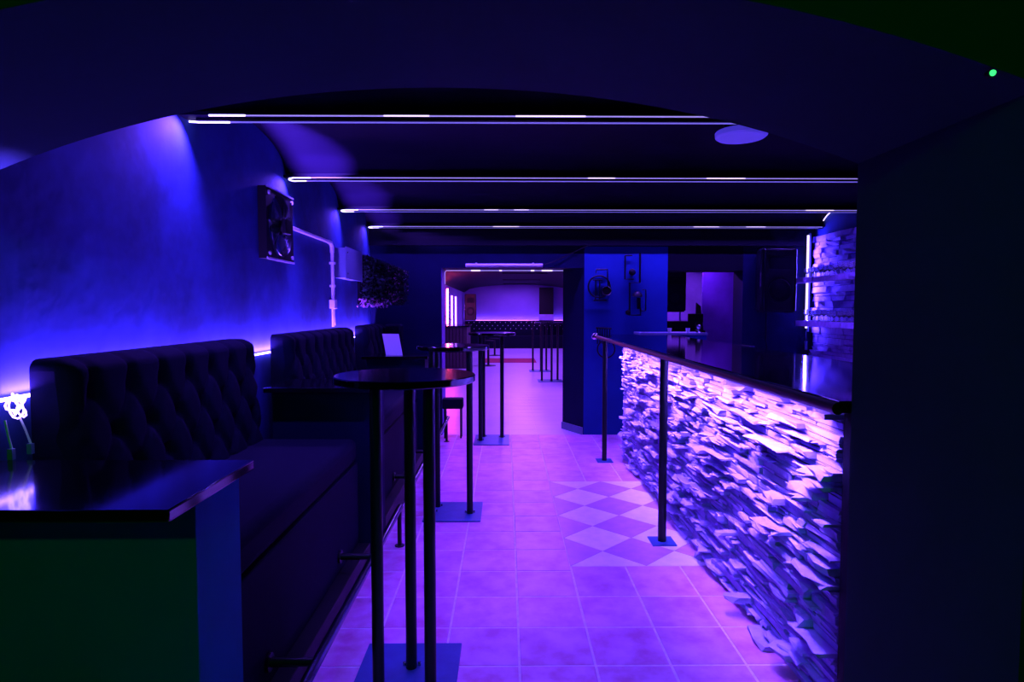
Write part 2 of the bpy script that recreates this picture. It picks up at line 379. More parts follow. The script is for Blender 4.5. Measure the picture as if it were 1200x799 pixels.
# split stone cladding
cl = MB().box(SX-0.004, SX, 2.08, 6.055, 0, 1.098).build('cladding_board', M['stone_back'], bar, smooth=False)
pieces = []; z = 0.0
while z < 1.085:
    h = rnd.choice([0.013, 0.016, 0.020, 0.025, 0.032]); h = min(h, 1.095 - z)
    y = 2.083 + rnd.random()*0.02
    while y < 6.05:
        l = min(rnd.choice([0.06, 0.09, 0.13, 0.17, 0.22, 0.3])*rnd.uniform(0.8, 1.2), 6.052 - y)
        if 6.052 - y - l < 0.07: l = 6.052 - y
        pieces.append((y, y+l, z, z+h)); y += l
    z += h
def stone_geo(b, y0, y1, z0, z1, x, out):
    """one split stone: an uneven block whose broken face is tilted and chipped"""
    bm = b.bm; g = 0.0015
    g = 0.0024; o_ = max(0.007, rnd.gauss(out, out*0.4)); d = [max(0.005, rnd.gauss(o_, o_*0.16)) for _ in range(6)]
    ym = y0 + (y1-y0)*rnd.uniform(0.25, 0.75)
    lo = rnd.uniform(0, 0.45)*(z1-z0) if rnd.random() < 0.25 else 0
    hi = rnd.uniform(0, 0.35)*(z1-z0) if rnd.random() < 0.15 else 0
    s1 = rnd.choice([0.15, 0.2, 0.3, 0.9])*rnd.uniform(-0.8, 0.8)*min(z1-z0, (y1-y0)*0.4); s2 = rnd.choice([0.15, 0.2, 0.3, 0.9])*rnd.uniform(-0.8, 0.8)*min(z1-z0, (y1-y0)*0.4)
    a, c = y0+g, y1-g
    bot = [bm.verts.new((x-d[0], a+max(0, s1), z0+g+lo*rnd.random())), bm.verts.new((x-d[1], ym, z0+g+lo)), bm.verts.new((x-d[2], c+min(0, s2), z0+g+lo*rnd.random()))]
    top = [bm.verts.new((x-d[3], a+max(0, -s1), z1-g-hi*rnd.random())), bm.verts.new((x-d[4], ym+rnd.uniform(-.2, .2)*(y1-y0)*.4, z1-g-hi)), bm.verts.new((x-d[5], c-max(0, s2), z1-g-hi*rnd.random()))]
    bb = [bm.verts.new((x, a, z0+g)), bm.verts.new((x, ym, z0+g)), bm.verts.new((x, c, z0+g))]
    bt = [bm.verts.new((x, a, z1-g)), bm.verts.new((x, ym, z1-g)), bm.verts.new((x, c, z1-g))]
    for i in range(2):
        bm.faces.new((bot[i], bot[i+1], top[i+1], top[i])); bm.faces.new((top[i], top[i+1], bt[i+1], bt[i])); bm.faces.new((bb[i], bb[i+1], bot[i+1], bot[i]))
    bm.faces.new((bot[0], top[0], bt[0], bb[0])); bm.faces.new((bot[2], bb[2], bt[2], top[2]))
order = sorted(range(len(pieces)), key=lambda i: -((pieces[i][1]-pieces[i][0])*(pieces[i][3]-pieces[i][2])/((pieces[i][0]+pieces[i][1])/2)**3.0 if (pieces[i][2]) > 0.0 else 0))
near = set(order[:298]); rest = MB()
for i, (y0, y1, z0, z1) in enumerate(pieces):
    out = rnd.choice([0.008, 0.014, 0.022, 0.036, 0.050]) if y1 < 6.0 else 0.016
    if i in near:
        b = MB(); stone_geo(b, y0, y1, z0, z1, SX-0.003, out); b.build('stone', M['stone'], cl, smooth=False)
    else: stone_geo(rest, y0, y1, z0, z1, SX-0.003, out)
rest.build('stone_course', M['stone'], cl, smooth=False, kind='stuff')

# ------------------------------------------------------------------ banquettes
def backrest(par, y0, y1, z0=0.70, z1=1.292, xf=-1.385, x_back=-1.515):
    """deep buttoned back: a height field with a button at each node of a diamond lattice"""
    W_, Hh = y1-y0, z1-z0
    nu, nv = int(W_/0.0125), int(Hh/0.0125)
    cols = max(2, round(W_/0.2)); pu = W_/cols; pv = 0.145; vt = Hh - 0.115
    btn = []
    for r in range(3):
        for c in range(cols + 1):
            u = pu*(c + (0.5 if r % 2 == 0 else 0.0)); v = vt - pv*r
            if 0.06 < u < W_-0.06: btn.append((u, v))
    tl = 0.13
    def hgt(u, v):
        d = min(math.hypot(u-a, v-b) for a, b in btn)
        # diagonal creases between buttons, upright creases above the first row
        cr = 1e9
        if v <= vt:
            fu = u/pu; fv = (vt-v)/pv
            for sgn in (1, -1):
                q = fu - 0.5 + sgn*fv*0.5; q = abs(q - round(q))*pu*0.8; cr = min(cr, q)
        else:
            q = u/pu - 0.5; cr = abs(q-round(q))*pu
        h = 0.050 - 0.040*math.exp(-(d/0.032)**2) - 0.020*math.exp(-(cr/0.020)**2)
        e = min(u, W_-u, Hh-v); 
        if e < 0.045: h -= 0.06*(1-e/0.045)**2.2
        return h
    b = MB(); bm = b.bm; g = []
    lean = 0.05
    for i in range(nu+1):
        rowv = []
        for j in range(nv+1):
            u, v = W_*i/nu, Hh*j/nv
            x = xf - 0.045 + hgt(u, v) - lean*(v/Hh) + lean
            uu = u; vv = v
            rc = 0.035                                  # rounded upper corners
            if v > Hh-rc and (u < rc or u > W_-rc):
                cu = rc if u < rc else W_-rc; cv = Hh-rc; du, dv = u-cu, v-cv; m_ = max(abs(du), abs(dv)); l_ = math.hypot(du, dv)
                if l_ > 1e-6: uu = cu + du*m_/l_; vv = cv + dv*m_/l_
            rowv.append(bm.verts.new((x, y0+uu, z0+vv)))
        g.append(rowv)
    for i in range(nu):
        for j in range(nv): bm.faces.new((g[i][j], g[i+1][j], g[i+1][j+1], g[i][j+1]))
    ring = [g[i][0] for i in range(nu)] + [g[nu][j] for j in range(nv)] + [g[i][nv] for i in range(nu, 0, -1)] + [g[0][j] for j in range(nv, 0, -1)]
    rb = [bm.verts.new((x_back, v.co.y, v.co.z)) for v in ring]
    k = len(ring)
    for i in range(k): bm.faces.new((ring[i], ring[(i+1) % k], rb[(i+1) % k], rb[i]))
    bm.faces.new(rb)
    o = b.build('backrest', M['fabric'], par)
    for u, v in btn:
        x = xf - 0.045 + hgt(u, v) - lean*(v/Hh) + lean
        MB().sph((x+0.004, y0+u, z0+v), 0.013, 10, 6, (0.5, 1, 1)).build('button', M['fabric'], o)
    return o
def banquette(y0, y1, b0, b1, label):
    t = thing('banquette', (-1.18, (y0+y1)/2, 0), label, 'bench', 'banquettes along the left wall')
    MB().box(-1.50, -0.83, y0, y1, 0.14, 0.60, 0.006).build('base', M['fabric'], t)
    MB().box(-1.46, -0.765, y0+0.004, y1-0.004, 0, 0.14, 0.004).build('plinth', M['rubber'], t)
    MB().box(-1.40, -0.83, y0+0.004, y1-0.004, 0.60, 0.738, 0.04, 4).build('seat', M['fabric'], t)
    backrest(t, b0, b1)
    return t
q1 = banquette(1.79, 3.43, 1.97, 3.42, 'black buttoned bar-height banquette nearest the camera')
q2 = banquette(3.86, 5.72, 3.98, 5.63, 'black buttoned banquette in the middle of the left wall, below the fan')
q3 = banquette(6.13, 7.08, 6.2, 7.08, 'farthest black banquette, in the corner below the flowers')
o = MB().box(-1.36, -1.17, 6.93, 7.08, 0.735, 1.290, 0.03, 3).build('corner_cushion', M['fabric'], q3)

def ledge(y0, y1, ytop0, x0, label, front_x=-0.76, m='navy'):
    t = thing('ledge_table', (-1.05, (y0+y1)/2, 0), label, 'table', 'ledge tables between the banquettes')
    MB().box(x0, -0.725, ytop0, y1+0.02, 0.992, 1.020, 0.004).build('tabletop', M['gloss'], t)
    MB().box(x0+0.03, front_x, y0, y1, 0, 0.992, 0.003).build('base', M[m], t)
    MB().box(x0+0.03, front_x+0.001, y0-0.004, y1, 0.0, 0.06).build('plinth', M['rubber'], t)
    return t
ledge(1.495, 1.745, 1.315, -1.53, 'nearest ledge table, black glossy top over a green-lit panel base', m='panel')
ledge(3.45, 3.83, 3.40, -1.34, 'ledge table between the first and second banquettes, black with thin top')
ledge(5.78, 6.10, 5.72, -1.34, 'ledge table carrying the white menu card')

def foot_rail(y0, y1, arms, legs, label):
    t = thing('foot_rail', (-0.66, (y0+y1)/2, 0), label, 'foot rail', 'foot rails along the banquettes')
    MB().tube([(-0.66, y0, 0.225), (-0.66, y1, 0.225)], 0.019, 14).build('rail', M['dark_chrome'], t)
    for y in arms: MB().cyl((-0.828, y, 0.225), (-0.66, y, 0.225), 0.016, 12).cyl((-0.828, y, 0.225), (-0.818, y, 0.225), 0.032, 14).build('bracket', M['metal'], t)
    for y in legs: MB().cyl((-0.655, y, 0.0), (-0.655, y, 0.225), 0.013, 12).cyl((-0.655, y, 0), (-0.655, y, 0.006), 0.03, 14).build('leg', M['metal'], t)
foot_rail(1.25, 3.80, (2.10, 3.02), (3.74,), 'long black tube foot rail in front of the nearest banquette')
foot_rail(4.10, 5.70, (4.5, 5.3), (5.1,), 'foot rail in front of the second banquette, behind the nearest round table')
foot_rail(5.82, 7.0, (6.3,), (6.75,), 'short foot rail by the farthest banquette near the doorway')

# ------------------------------------------------------------------ round high tables
def round_table(loc, label, r=0.27, posts=((-0.09, -0.13), (0.01, 0.03), (0.105, -0.12)), base=(0.4, 0.42), group='round high tables'):
    t = thing('round_high_table', loc, label, 'table', group)
    x, y, _ = loc
    MB().lathe([(r-0.004, 1.172), (r, 1.176), (r, 1.196), (r-0.004, 1.2), (0, 1.2)], (x, y, 0), 64).build('tabletop', M['gloss'], t)
    MB().lathe([(0.16, 1.160), (0.16, 1.172), (0, 1.172)], (x, y, 0), 32).build('mounting_disc', M['metal'], t)
    MB().box(x-base[0]/2, x+base[0]/2, y-base[1]/2, y+base[1]/2, 0, 0.010, 0.003).build('base_plate', M['plate'], t)
    for dx, dy in posts:
        p = MB().cyl((x+dx, y+dy, 0.010), (x+dx, y+dy, 1.165), 0.0225, 20).build('post', M['metal'], t)
        for s in (-1, 1): MB().cyl((x+dx+0.03*s, y+dy+0.012, 0.01), (x+dx+0.03*s, y+dy+0.012, 0.022), 0.007, 6).build('bolt', M['chrome'], p)
    return t
round_table((-0.392, 2.40, 0), 'nearest round high table on three black posts', 0.272)
round_table((-0.375, 4.37, 0), 'second round high table, behind the nearest one', 0.255, ((-0.15, -0.03), (-0.128, 0.10), (0.118, -0.05)))
round_table((-0.158, 6.82, 0), 'third round high table, standing in front of the doorway', 0.265, ((-0.125, -0.06), (0.112, 0.11), (-0.10, 0.15)), (0.385, 0.53))
round_table((0.90, 12.55, 0), 'round high table just inside the hall, at the right of the doorway', 0.33, ((-0.17, 0.0), (0.02, -0.12), (0.16, 0.1)), (0.5, 0.45))
round_table((0.80, 14.6, 0), 'round high table farther back in the hall, behind another', 0.32, ((-0.16, 0.1), (0.02, -0.1), (0.16, 0.1)), (0.5, 0.45))

ls = thing('low_stool', (-0.6, 6.98, 0), 'low dark stool at the left of the doorway, past the foot rails', 'stool')
MB().box(-0.72, -0.485, 6.9, 7.06, 0.335, 0.45, 0.015).build('seat', M['fabric'], ls)
for x in (-0.70, -0.52):
    for y in (6.92, 7.02): MB().box(x, x+0.02, y, y+0.02, 0, 0.335).build('leg', M['metal'], ls)

# ------------------------------------------------------------------ left wall fittings
LW = XL
# wall-wash strip above the ledge behind the backs
ws = thing('led_strip', (LW, 4.3, 1.17), 'blue violet strip light along the left wall behind the banquette backs', 'led strip')
MB().tube([(LW+0.012, 1.80, 1.175), (LW+0.012, 7.05, 1.175)], 0.006, 6).build('strip', M['led_wall'], ws)
area('wall_wash', (LW+0.020, 4.45, 1.19), 0.014, 5.1, (R(180), R(-14), 0), LED, 180, ws)
# dangling end of the strip
te = thing('led_strip_coil', (-1.46, 1.87, 1.10), 'crumpled glowing end of strip light left of the nearest backrest', 'led strip')
pts = []
for i in range(60):
    a = i/60*2*math.pi*3.2; rr = 0.026 + 0.012*math.sin(i*0.9)
    pts.append((-1.452 + 0.016*math.sin(i*0.5), 1.835 + rr*math.cos(a)*0.62, 1.165 + rr*math.sin(a)))
MB().tube(pts, 0.003, 6).build('coil', M['led_coil'], te)
for k, dy in enumerate((-0.03, 0.025)):
    MB().tube([(-1.452, 1.82+dy, 1.13), (-1.44, 1.82+dy*1.2, 1.09), (-1.42, 1.81+dy*1.3, 1.05)], 0.003, 6).build('lead', M['white'], te)
    MB().box(-1.426, -1.412, 1.800+dy*1.3, 1.813+dy*1.3, 1.021, 1.052).build('plug', M['grey'], te)
spot('coil_glow', (-1.46, 1.835, 1.27), (-1.475, 1.72, 1.83), LED, 260, 34, 0.9, 0.01, te)  # added spot for the violet patch on the arch soffit; source unseen
# exhaust fan
fy0, fy1, fz0, fz1 = 3.90, 4.39, 1.775, 2.225
fan = thing('exhaust_fan', (LW, (fy0+fy1)/2, (fz0+fz1)/2), 'square black exhaust fan with wire guard mounted on the left wall', 'fan')
fc = Vector((LW+0.05, (fy0+fy1)/2, (fz0+fz1)/2)); fr = 0.205
b = MB(); bm = b.bm; n = 48; rin, ro = [], []
for k in range(n):
    a = 2*math.pi*k/n; ca, sa = math.cos(a), math.sin(a); m_ = max(abs(ca), abs(sa))
    rin.append((fc.y+fr*ca, fc.z+fr*sa)); ro.append((fc.y+0.243*ca/m_, fc.z+0.225*sa/m_))
x0, x1 = LW+0.004, LW+0.055
V = [[bm.verts.new((x, p[0], p[1])) for p in q] for x, q in ((x1, ro), (x1, rin), (x0, rin), (x0, ro))]
for q in range(4):
    A, B = V[q], V[(q+1) % 4]
    for k in range(n): bm.faces.new((A[k], A[(k+1) % n], B[(k+1) % n], B[k]))
pl = b.build('mounting_plate', M['rubber'], fan, smooth=False)
MB().box(LW+0.055, LW+0.062, fy0, fy1, fz0-0.004, fz0+0.008).build('lower_edge', M['conduit'], pl)
MB().box(LW+0.055, LW+0.062, fy0, fy1, fz1-0.006, fz1+0.004).build('upper_edge', M['grey'], pl)
for sy in (-1, 1):
    for sz in (-1, 1): MB().cyl((x1, fc.y+0.205*sy, fc.z+0.19*sz), (x1+0.012, fc.y+0.205*sy, fc.z+0.19*sz), 0.013, 8).build('screw', M['conduit'], pl)
MB().cyl((LW+0.006, fc.y, fc.z), (LW+0.085, fc.y, fc.z), 0.055, 20).build('motor_hub', M['rubber'], fan)
MB().box(LW+0.08, LW+0.11, fc.y-0.05, fc.y+0.05, fc.z-0.05, fc.z+0.05, 0.006).build('terminal_box', M['rubber'], fan)
for k in range(5):
    b = MB(); bm = b.bm; a0 = 2*math.pi*k/5 + 0.3; rows = []
    for j in range(7):
        r_ = 0.05 + 0.145*j/6; w_ = 0.10 + 0.26*j/6*0.6; rows.append([])
        for i in range(4):
            a = a0 + 0.35*(j/6) + w_*(i/3-0.5)*2.2; rows[-1].append(bm.verts.new((LW+0.028 + 0.022*(i/3-0.5), fc.y+r_*math.cos(a), fc.z+r_*math.sin(a))))
    for j in range(6):
        for i in range(3): bm.faces.new((rows[j][i], rows[j+1][i], rows[j+1][i+1], rows[j][i+1]))
    bmesh.ops.solidify(bm, geom=list(bm.faces), thickness=0.003)
    b.build('blade', M['grey'], fan)
b = MB()
for rr in [0.06+0.0135*k for k in range(11)]:
    b.tube([(x1+0.012, fc.y+rr*math.cos(2*math.pi*k/40), fc.z+rr*math.sin(2*math.pi*k/40)) for k in range(40)], 0.0016, 5, True)
for k in range(4):
    a = math.pi/4+math.pi/2*k; b.tube([(x1+0.012, fc.y+0.05*math.cos(a), fc.z+0.05*math.sin(a)), (x1+0.006, fc.y+0.20*math.cos(a), fc.z+0.20*math.sin(a))], 0.003, 6)
b.build('wire_guard', M['dark_chrome'], fan)
# conduit
cn = thing('conduit_pipe', (LW, 5.45, 2.0), 'pale conduit pipe running from the fan along and down the left wall', 'pipe')
cx = LW+0.022
MB().tube([(cx, 4.395, 2.035), (cx, 5.38, 2.035)], 0.014, 10).build('level_run', M['conduit'], cn)
MB().tube([(cx, 5.38, 2.035), (cx, 5.44, 2.03), (cx, 5.475, 2.00), (cx, 5.48, 1.95)], 0.019, 10).build('elbow', M['conduit'], cn)
MB().tube([(cx, 5.48, 1.95), (cx, 5.48, 1.30)], 0.014, 10).build('drop', M['conduit'], cn)
MB().box(LW, LW+0.05, 5.44, 5.52, 1.46, 1.54, 0.006).build('socket_box', M['conduit'], cn)
for z_ in (1.85, 1.65): MB().box(LW, LW+0.045, 5.46, 5.50, z_, z_+0.02).build('clip', M['conduit'], cn)
MB().tube([(LW+0.01, 5.57, 1.75), (LW+0.012, 5.575, 1.6), (LW+0.012, 5.56, 1.4), (LW+0.012, 5.58, 1.31)], 0.005, 6).build('cable', M['white'], cn)
jb = thing('junction_box', (LW, 5.9, 1.87), 'grey junction box on the left wall between conduit and flowers', 'box')
MB().box(LW, LW+0.10, 5.62, 6.22, 1.74, 2.01, 0.004).build('body', M['grey'], jb)
MB().box(LW+0.10, LW+0.112, 5.61, 6.23, 1.73, 2.02, 0.003).build('lid', M['grey'], jb)
for zz in (1.78, 1.97): MB().cyl((LW+0.112, 5.65, zz), (LW+0.117, 5.65, zz), 0.009, 8).build('screw', M['chrome'], jb)
# flower wall panel in the corner
fp = thing('flower_panel', (-1.4, 6.7, 1.4), 'artificial flower and foliage panel hanging on the corner wall', 'plant')
def panel_pt(s, v): return Vector((-1.49 + 0.35*s, 6.32 + 0.62*s, 1.505 + v))
b = MB()
for s0, s1 in ((0, 1),):
    p0, p1 = panel_pt(0, 0), panel_pt(1, 0); nrm = Vector((0.87, -0.49, 0))*0.03
    b.prism([(p0.x, p0.y), (p1.x, p1.y), (p1.x-nrm.x, p1.y-nrm.y), (p0.x-nrm.x, p0.y-nrm.y)], 'z', 1.50, 2.02)
bm = b.bm
for v in bm.verts:
    if v.co.z > 1.9 and v.co.y > 6.75: v.co.z -= 0.14
b.build('backing', M['rubber'], fp, smooth=False)
def scatter(n, smin, smax, fn, m, name, vlim=(0, .52)):
    b = MB(); bm = b.bm
    for _ in range(n):
        s = fn(); v = rnd.uniform(*vlim); v = min(v, 0.50-0.14*s)
        c = panel_pt(s, v) + Vector((0.87, -0.49, 0))*rnd.uniform(0.005, 0.075)
        d = Vector((rnd.gauss(0.4, .5), rnd.gauss(-0.3, .5), rnd.gauss(0, .6))).normalized(); w = d.cross(Vector((rnd.random(), rnd.random(), rnd.random()))).normalized()
        l = rnd.uniform(smin, smax)
        q = [c - d*l*.5, c + w*l*.28 + d*l*.05, c + d*l*.6, c - w*l*.28 + d*l*.05]
        bm.faces.new([bm.verts.new(p) for p in q])
    return b.build(name, m, fp, smooth=False, kind='stuff')
scatter(1500, 0.02, 0.05, lambda: rnd.random(), M['leaf'], 'foliage')
scatter(150, 0.02, 0.045, lambda: rnd.uniform(0.5, 1.0), M['flower'], 'blossom')
scatter(130, 0.02, 0.05, lambda: rnd.uniform(-0.08, 0.5), M['flower'], 'lower_blossom', (-0.03, 0.06))
# menu card on the third ledge table
mc = thing('menu_card', (-1.03, 5.90, 1.02), 'white menu card propped up on the farthest ledge table', 'menu')
b = MB(); b.box(-0.085, 0.085, -0.002, 0.002, 0, 0.205, 0)
m_ = Matrix.Translation((-1.06, 5.86, 1.021)) @ Matrix.Rotation(R(-14), 4, 'Z') @ Matrix.Rotation(R(-14), 4, 'X')
for v in b.bm.verts: v.co.x += -v.co.z*0.30
b.move(m_); b.build('card', M['paper'], mc, smooth=False)
b = MB(); b.box(-0.05, 0.05, -0.002, 0.002, 0, 0.17)
b.move(Matrix.Translation((-1.08, 5.97, 1.021)) @ Matrix.Rotation(R(-14), 4, 'Z') @ Matrix.Rotation(R(20), 4, 'X')); b.build('prop', M['paper'], mc, smooth=False)
# ceiling lamp
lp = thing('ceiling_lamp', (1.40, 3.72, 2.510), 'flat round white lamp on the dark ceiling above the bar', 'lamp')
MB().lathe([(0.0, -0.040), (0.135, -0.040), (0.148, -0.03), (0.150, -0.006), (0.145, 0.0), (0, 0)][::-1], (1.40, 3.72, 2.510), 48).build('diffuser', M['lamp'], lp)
MB().lathe([(0.10, 0.0), (0.10, 0.084), (0, 0.084)], (1.40, 3.72, 2.508), 32).build('mount', M['metal'], lp)
# glowing dot standing in for a laser spot on the arch edge
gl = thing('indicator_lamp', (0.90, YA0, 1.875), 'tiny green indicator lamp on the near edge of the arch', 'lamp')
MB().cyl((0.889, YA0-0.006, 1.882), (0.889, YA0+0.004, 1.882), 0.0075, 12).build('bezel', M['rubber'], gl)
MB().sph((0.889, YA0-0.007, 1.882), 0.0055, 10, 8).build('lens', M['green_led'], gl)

# ------------------------------------------------------------------ pipe sculptures on the blue panel
def PY(x, z, y=YB-0.045): return (x, y, z)
def ring(cx, cz, r, n=32): return [PY(cx+r*math.cos(2*math.pi*k/n), cz+r*math.sin(2*math.pi*k/n)) for k in range(n)]
s1 = thing('pipe_sculpture', (1.08, YB, 1.7), 'black pipe sculpture with a big ring, left on the blue panel', 'wall art', 'pipe sculptures')
MB().tube(ring(1.065, 1.715, 0.125), 0.010, 8, True).build('ring', M['metal'], s1)
MB().tube([PY(1.03, 1.87), PY(1.03, 1.91), PY(1.16, 1.91), PY(1.16, 1.84), PY(1.17, 1.70)], 0.009, 8).build('upper_pipe', M['metal'], s1)
MB().tube([PY(1.00, 1.56), PY(1.15, 1.56)], 0.010, 8).tube([PY(1.025, 1.56), PY(1.025, 1.79)], 0.007, 8).tube([PY(1.07, 1.56), PY(1.07, 1.79)], 0.007, 8).tube([PY(0.99, 1.79), PY(1.10, 1.79)], 0.007, 8).build('inner_frame', M['metal'], s1)
MB().cyl((1.145, YB, 1.665), (1.145, YB-0.09, 1.665), 0.05, 20).build('gauge', M['rubber'], s1)
MB().tube([(1.145+0.05*math.cos(a*math.pi/12), YB-0.09, 1.665+0.05*math.sin(a*math.pi/12)) for a in range(24)], 0.005, 6, True).build('gauge_rim', M['chrome'], s1)
s2 = thing('pipe_sculpture', (1.45, YB, 1.75), 'black pipe sculpture of stepped rectangles, right on the blue panel', 'wall art', 'pipe sculptures')
MB().tube([PY(1.36, 2.07), PY(1.36, 1.80), PY(1.46, 1.80)], 0.010, 8).tube([PY(1.36, 2.07), PY(1.44, 2.07)], 0.009, 8).build('upper_frame', M['metal'], s2)
MB().tube([PY(1.53, 2.10), PY(1.53, 1.76), PY(1.415, 1.76), PY(1.415, 1.39), PY(1.54, 1.39), PY(1.54, 1.47)], 0.012, 8).build('main_pipe', M['metal'], s2)
MB().sph((1.44, YB-0.05, 1.88), 0.04, 14, 10).build('bulb_cage', M['metal'], s2)
MB().lathe([(0.06, 0), (0.05, .035), (0.02, .06), (0, .06)], (1.50, YB-0.06, 1.60), 20).build('shade', M['metal'], s2)
MB().tube([PY(1.52, 1.59), PY(1.52, 1.46)], 0.022, 10).build('valve_body', M['metal'], s2)
MB().tube([PY(1.56, 1.68), PY(1.60, 1.68), PY(1.60, 1.44), PY(1.55, 1.44)], 0.007, 8).build('side_pipe', M['metal'], s2)
MB().sph((1.40, YB-0.045, 1.42), 0.03, 10, 8).build('joint', M['metal'], s2)
s3 = thing('pipe_sculpture', (1.12, YB, 1.2), 'low black pipe sculpture behind the far end of the bar', 'wall art', 'pipe sculptures')
for k in range(6): MB().tube([PY(1.05+0.028*k, 1.06), PY(1.05+0.028*k, 1.245)], 0.008, 8).build('grill_bar', M['metal'], s3)
MB().tube([PY(1.03, 1.245), PY(1.21, 1.235)], 0.010, 8).build('top_pipe', M['metal'], s3)
MB().tube(ring(1.15, 1.0, 0.10), 0.009, 8, True).build('ring', M['metal'], s3)

# ------------------------------------------------------------------ bar back: return counter, shelves, speakers
rc = thing('return_counter', (1.85, 6.8, 0), 'raised blue-fronted service counter at the far end of the bar', 'counter')
MB().box(1.46, 2.20, 6.70, 7.05, 1.175, 1.20, 0.003).build('worktop', M['grey'], rc)
MB().box(1.76, 2.19, 6.72, 6.75, 1.06, 1.175).build('apron', M['blue_panel'], rc)
MB().box(1.78, 1.80, 6.72, 7.04, 0.0, 1.06).box(2.0, 2.19, 6.72, 7.04, 0.0, 1.06).build('side_panel', M['pale'], rc)
lc = thing('low_counter', (2.4, 6.9, 0), 'lower steel counter right of the service counter', 'counter')
MB().box(2.205, 2.72, 6.72, 7.05, 1.025, 1.05, 0.003).build('worktop', M['chrome'], lc)
MB().box(2.22, 2.70, 6.76, 7.04, 0, 1.025).build('cabinet', M['pale'], lc)
for x, lab in ((1.80, 'small pale cup on the service counter, the left one'), (2.0, 'small pale cup on the service counter, the right one')):
    tag(MB().lathe([(0.018, 0), (0.024, 0.05), (0.022, 0.05), (0.016, 0.006), (0, 0.006)], (x, 6.78, 1.2), 20).build('cup', M['white'], org=(x, 6.78, 1.2)), lab, 'cup', 'cups on the service counter')
bt = thing('tap_knob', (2.13, 6.8, 1.2), 'small round chrome tap knob on the service counter end', 'tap')
MB().cyl((2.13, 6.8, 1.2), (2.13, 6.8, 1.245), 0.012, 14).build('stem', M['chrome'], bt)
MB().sph((2.13, 6.8, 1.262), 0.024, 14, 10).build('knob', M['chrome'], bt)
MB().lathe([(0.035, 0), (0.02, 0.012), (0, 0.012)], (2.13, 6.8, 1.2), 18).build('collar', M['chrome'], bt)
def speaker(loc, w, d, h, label, group=None):
    t = thing('speaker', loc, label, 'speaker', group); x, y, z = loc
    b = MB()
    pr = [(-w/2, 0), (-w*0.42, d*0.9), (w*0.42, d*0.9), (w/2, 0), (w*0.46, -d*0.1), (-w*0.46, -d*0.1)]
    b.prism([(x+u, y+v) for u, v in pr], 'z', z, z+h)
    es = [e for e in b.bm.edges]; bmesh.ops.bevel(b.bm, geom=es, offset=0.02, segments=3, affect='EDGES')
    c = b.build('cabinet', M['cab'], t)
    yf = y - d*0.1
    MB().lathe([(w*0.36, 0), (w*0.36, 0.008), (w*0.32, 0.010), (w*0.30, 0.002), (w*0.10, -0.0), (0.0, 0.0)], (0, 0, 0), 28).move(Matrix.Translation((x, yf+0.001, z+h*0.34)) @ Matrix.Rotation(R(90), 4, 'X')).build('woofer', M['metal'], c)
    MB().box(x-w*0.3, x+w*0.3, yf-0.010, yf+0.002, z+h*0.66, z+h*0.86, 0.004).build('horn', M['metal'], c)
    MB().box(x-w*0.5, x-w*0.48, yf+0.02, yf+0.05, z+h*0.4, z+h*0.62).build('handle', M['chrome'], c)
    return t
sp = speaker((3.03, 6.86, 1.42), 0.40, 0.24, 0.72, 'black loudspeaker hanging in the far right corner behind the bar')
MB().box(3.03, 3.09, 7.06, YB, 1.62, 1.92).build('wall_bracket', M['metal'], sp)
MB().tube([(2.98, 7.05, 1.42), (2.99, 7.07, 1.1), (3.05, 7.09, 0.8)], 0.008, 6).build('cable', M['rubber'], sp)
speaker((2.26, 8.3, 1.42), 0.32, 0.26, 0.56, 'black loudspeaker on the desk in the side room')
dk = thing('equipment_desk', (2.3, 8.35, 0), 'black desk with mixing gear in the side room', 'desk')
MB().box(2.02, 2.62, 8.1, 8.7, 1.13, 1.18).build('desktop', M['rubber'], dk)
MB().box(2.08, 2.5, 8.12, 8.5, 1.18, 1.30, 0.01).build('mixer', M['rubber'], dk)
for x, y_ in ((2.04, 8.14), (2.56, 8.14), (2.04, 8.62), (2.56, 8.62)): MB().box(x, x+0.04, y_, y_+0.04, 0, 1.13).build('leg', M['metal'], dk)
for x in (2.16, 2.34): MB().cyl((x, 8.3, 1.30), (x, 8.3, 1.42), 0.012, 10).build('speaker_post', M['chrome'], dk)
MB().box(2.40, 2.60, 8.12, 8.15, 1.28, 1.40, 0.005).build('screen', M['rubber'], dk)
dl = thing('door_leaf', (3.0, 8.6, 0), 'open violet door leaf in the side room behind the bar', 'door')
MB().box(2.74, 3.35, 8.60, 8.64, 0, 2.1, 0.003).build('panel', M['violet'], dl)
MB().cyl((2.80, 8.60, 1.0), (2.80, 8.54, 1.0), 0.012, 10).build('handle', M['chrome'], dl)
MB().prism([(2.60, 0.0), (2.86, 0.0), (2.76, 1.0), (2.70, 1.5), (2.64, 1.55)], 'y', 8.55, 8.58).build('dark_flap', M['rubber'], dl)
# right wall: split stones, LED at the corner, arc along the vault, shelves with glasses
b = MB(); z = 0.9
while z < 2.28:
    h = rnd.choice([0.04, 0.055, 0.07]); y = 5.6
    while y < 7.08:
        l = min(rnd.uniform(0.12, 0.34), 7.09-y)
        q = MB(); stone_geo(q, y, y+l, z, z+h, XR+0.002, rnd.choice([0.015, 0.03, 0.045])); q.build('stone', M['stone'], wr, smooth=False); y += l
    z += h
cs = thing('led_strip', (XR, YB, 1.8), 'upright blue white strip light in the far right corner', 'led strip')
MB().tube([(3.45, 7.07, 2.30), (3.45, 7.07, 1.24)], 0.013, 8).build('strip', M['led_white'], cs)
MB().box(3.46, 3.475, 7.05, 7.09, 1.20, 2.32).build('channel', M['grey'], cs)
MB().box(3.435, 3.465, 7.055, 7.08, 0.99, 1.09).tube([(3.45, 7.068, 1.20), (3.445, 7.066, 1.09)], 0.004, 6).build('connector', M['grey'], cs)
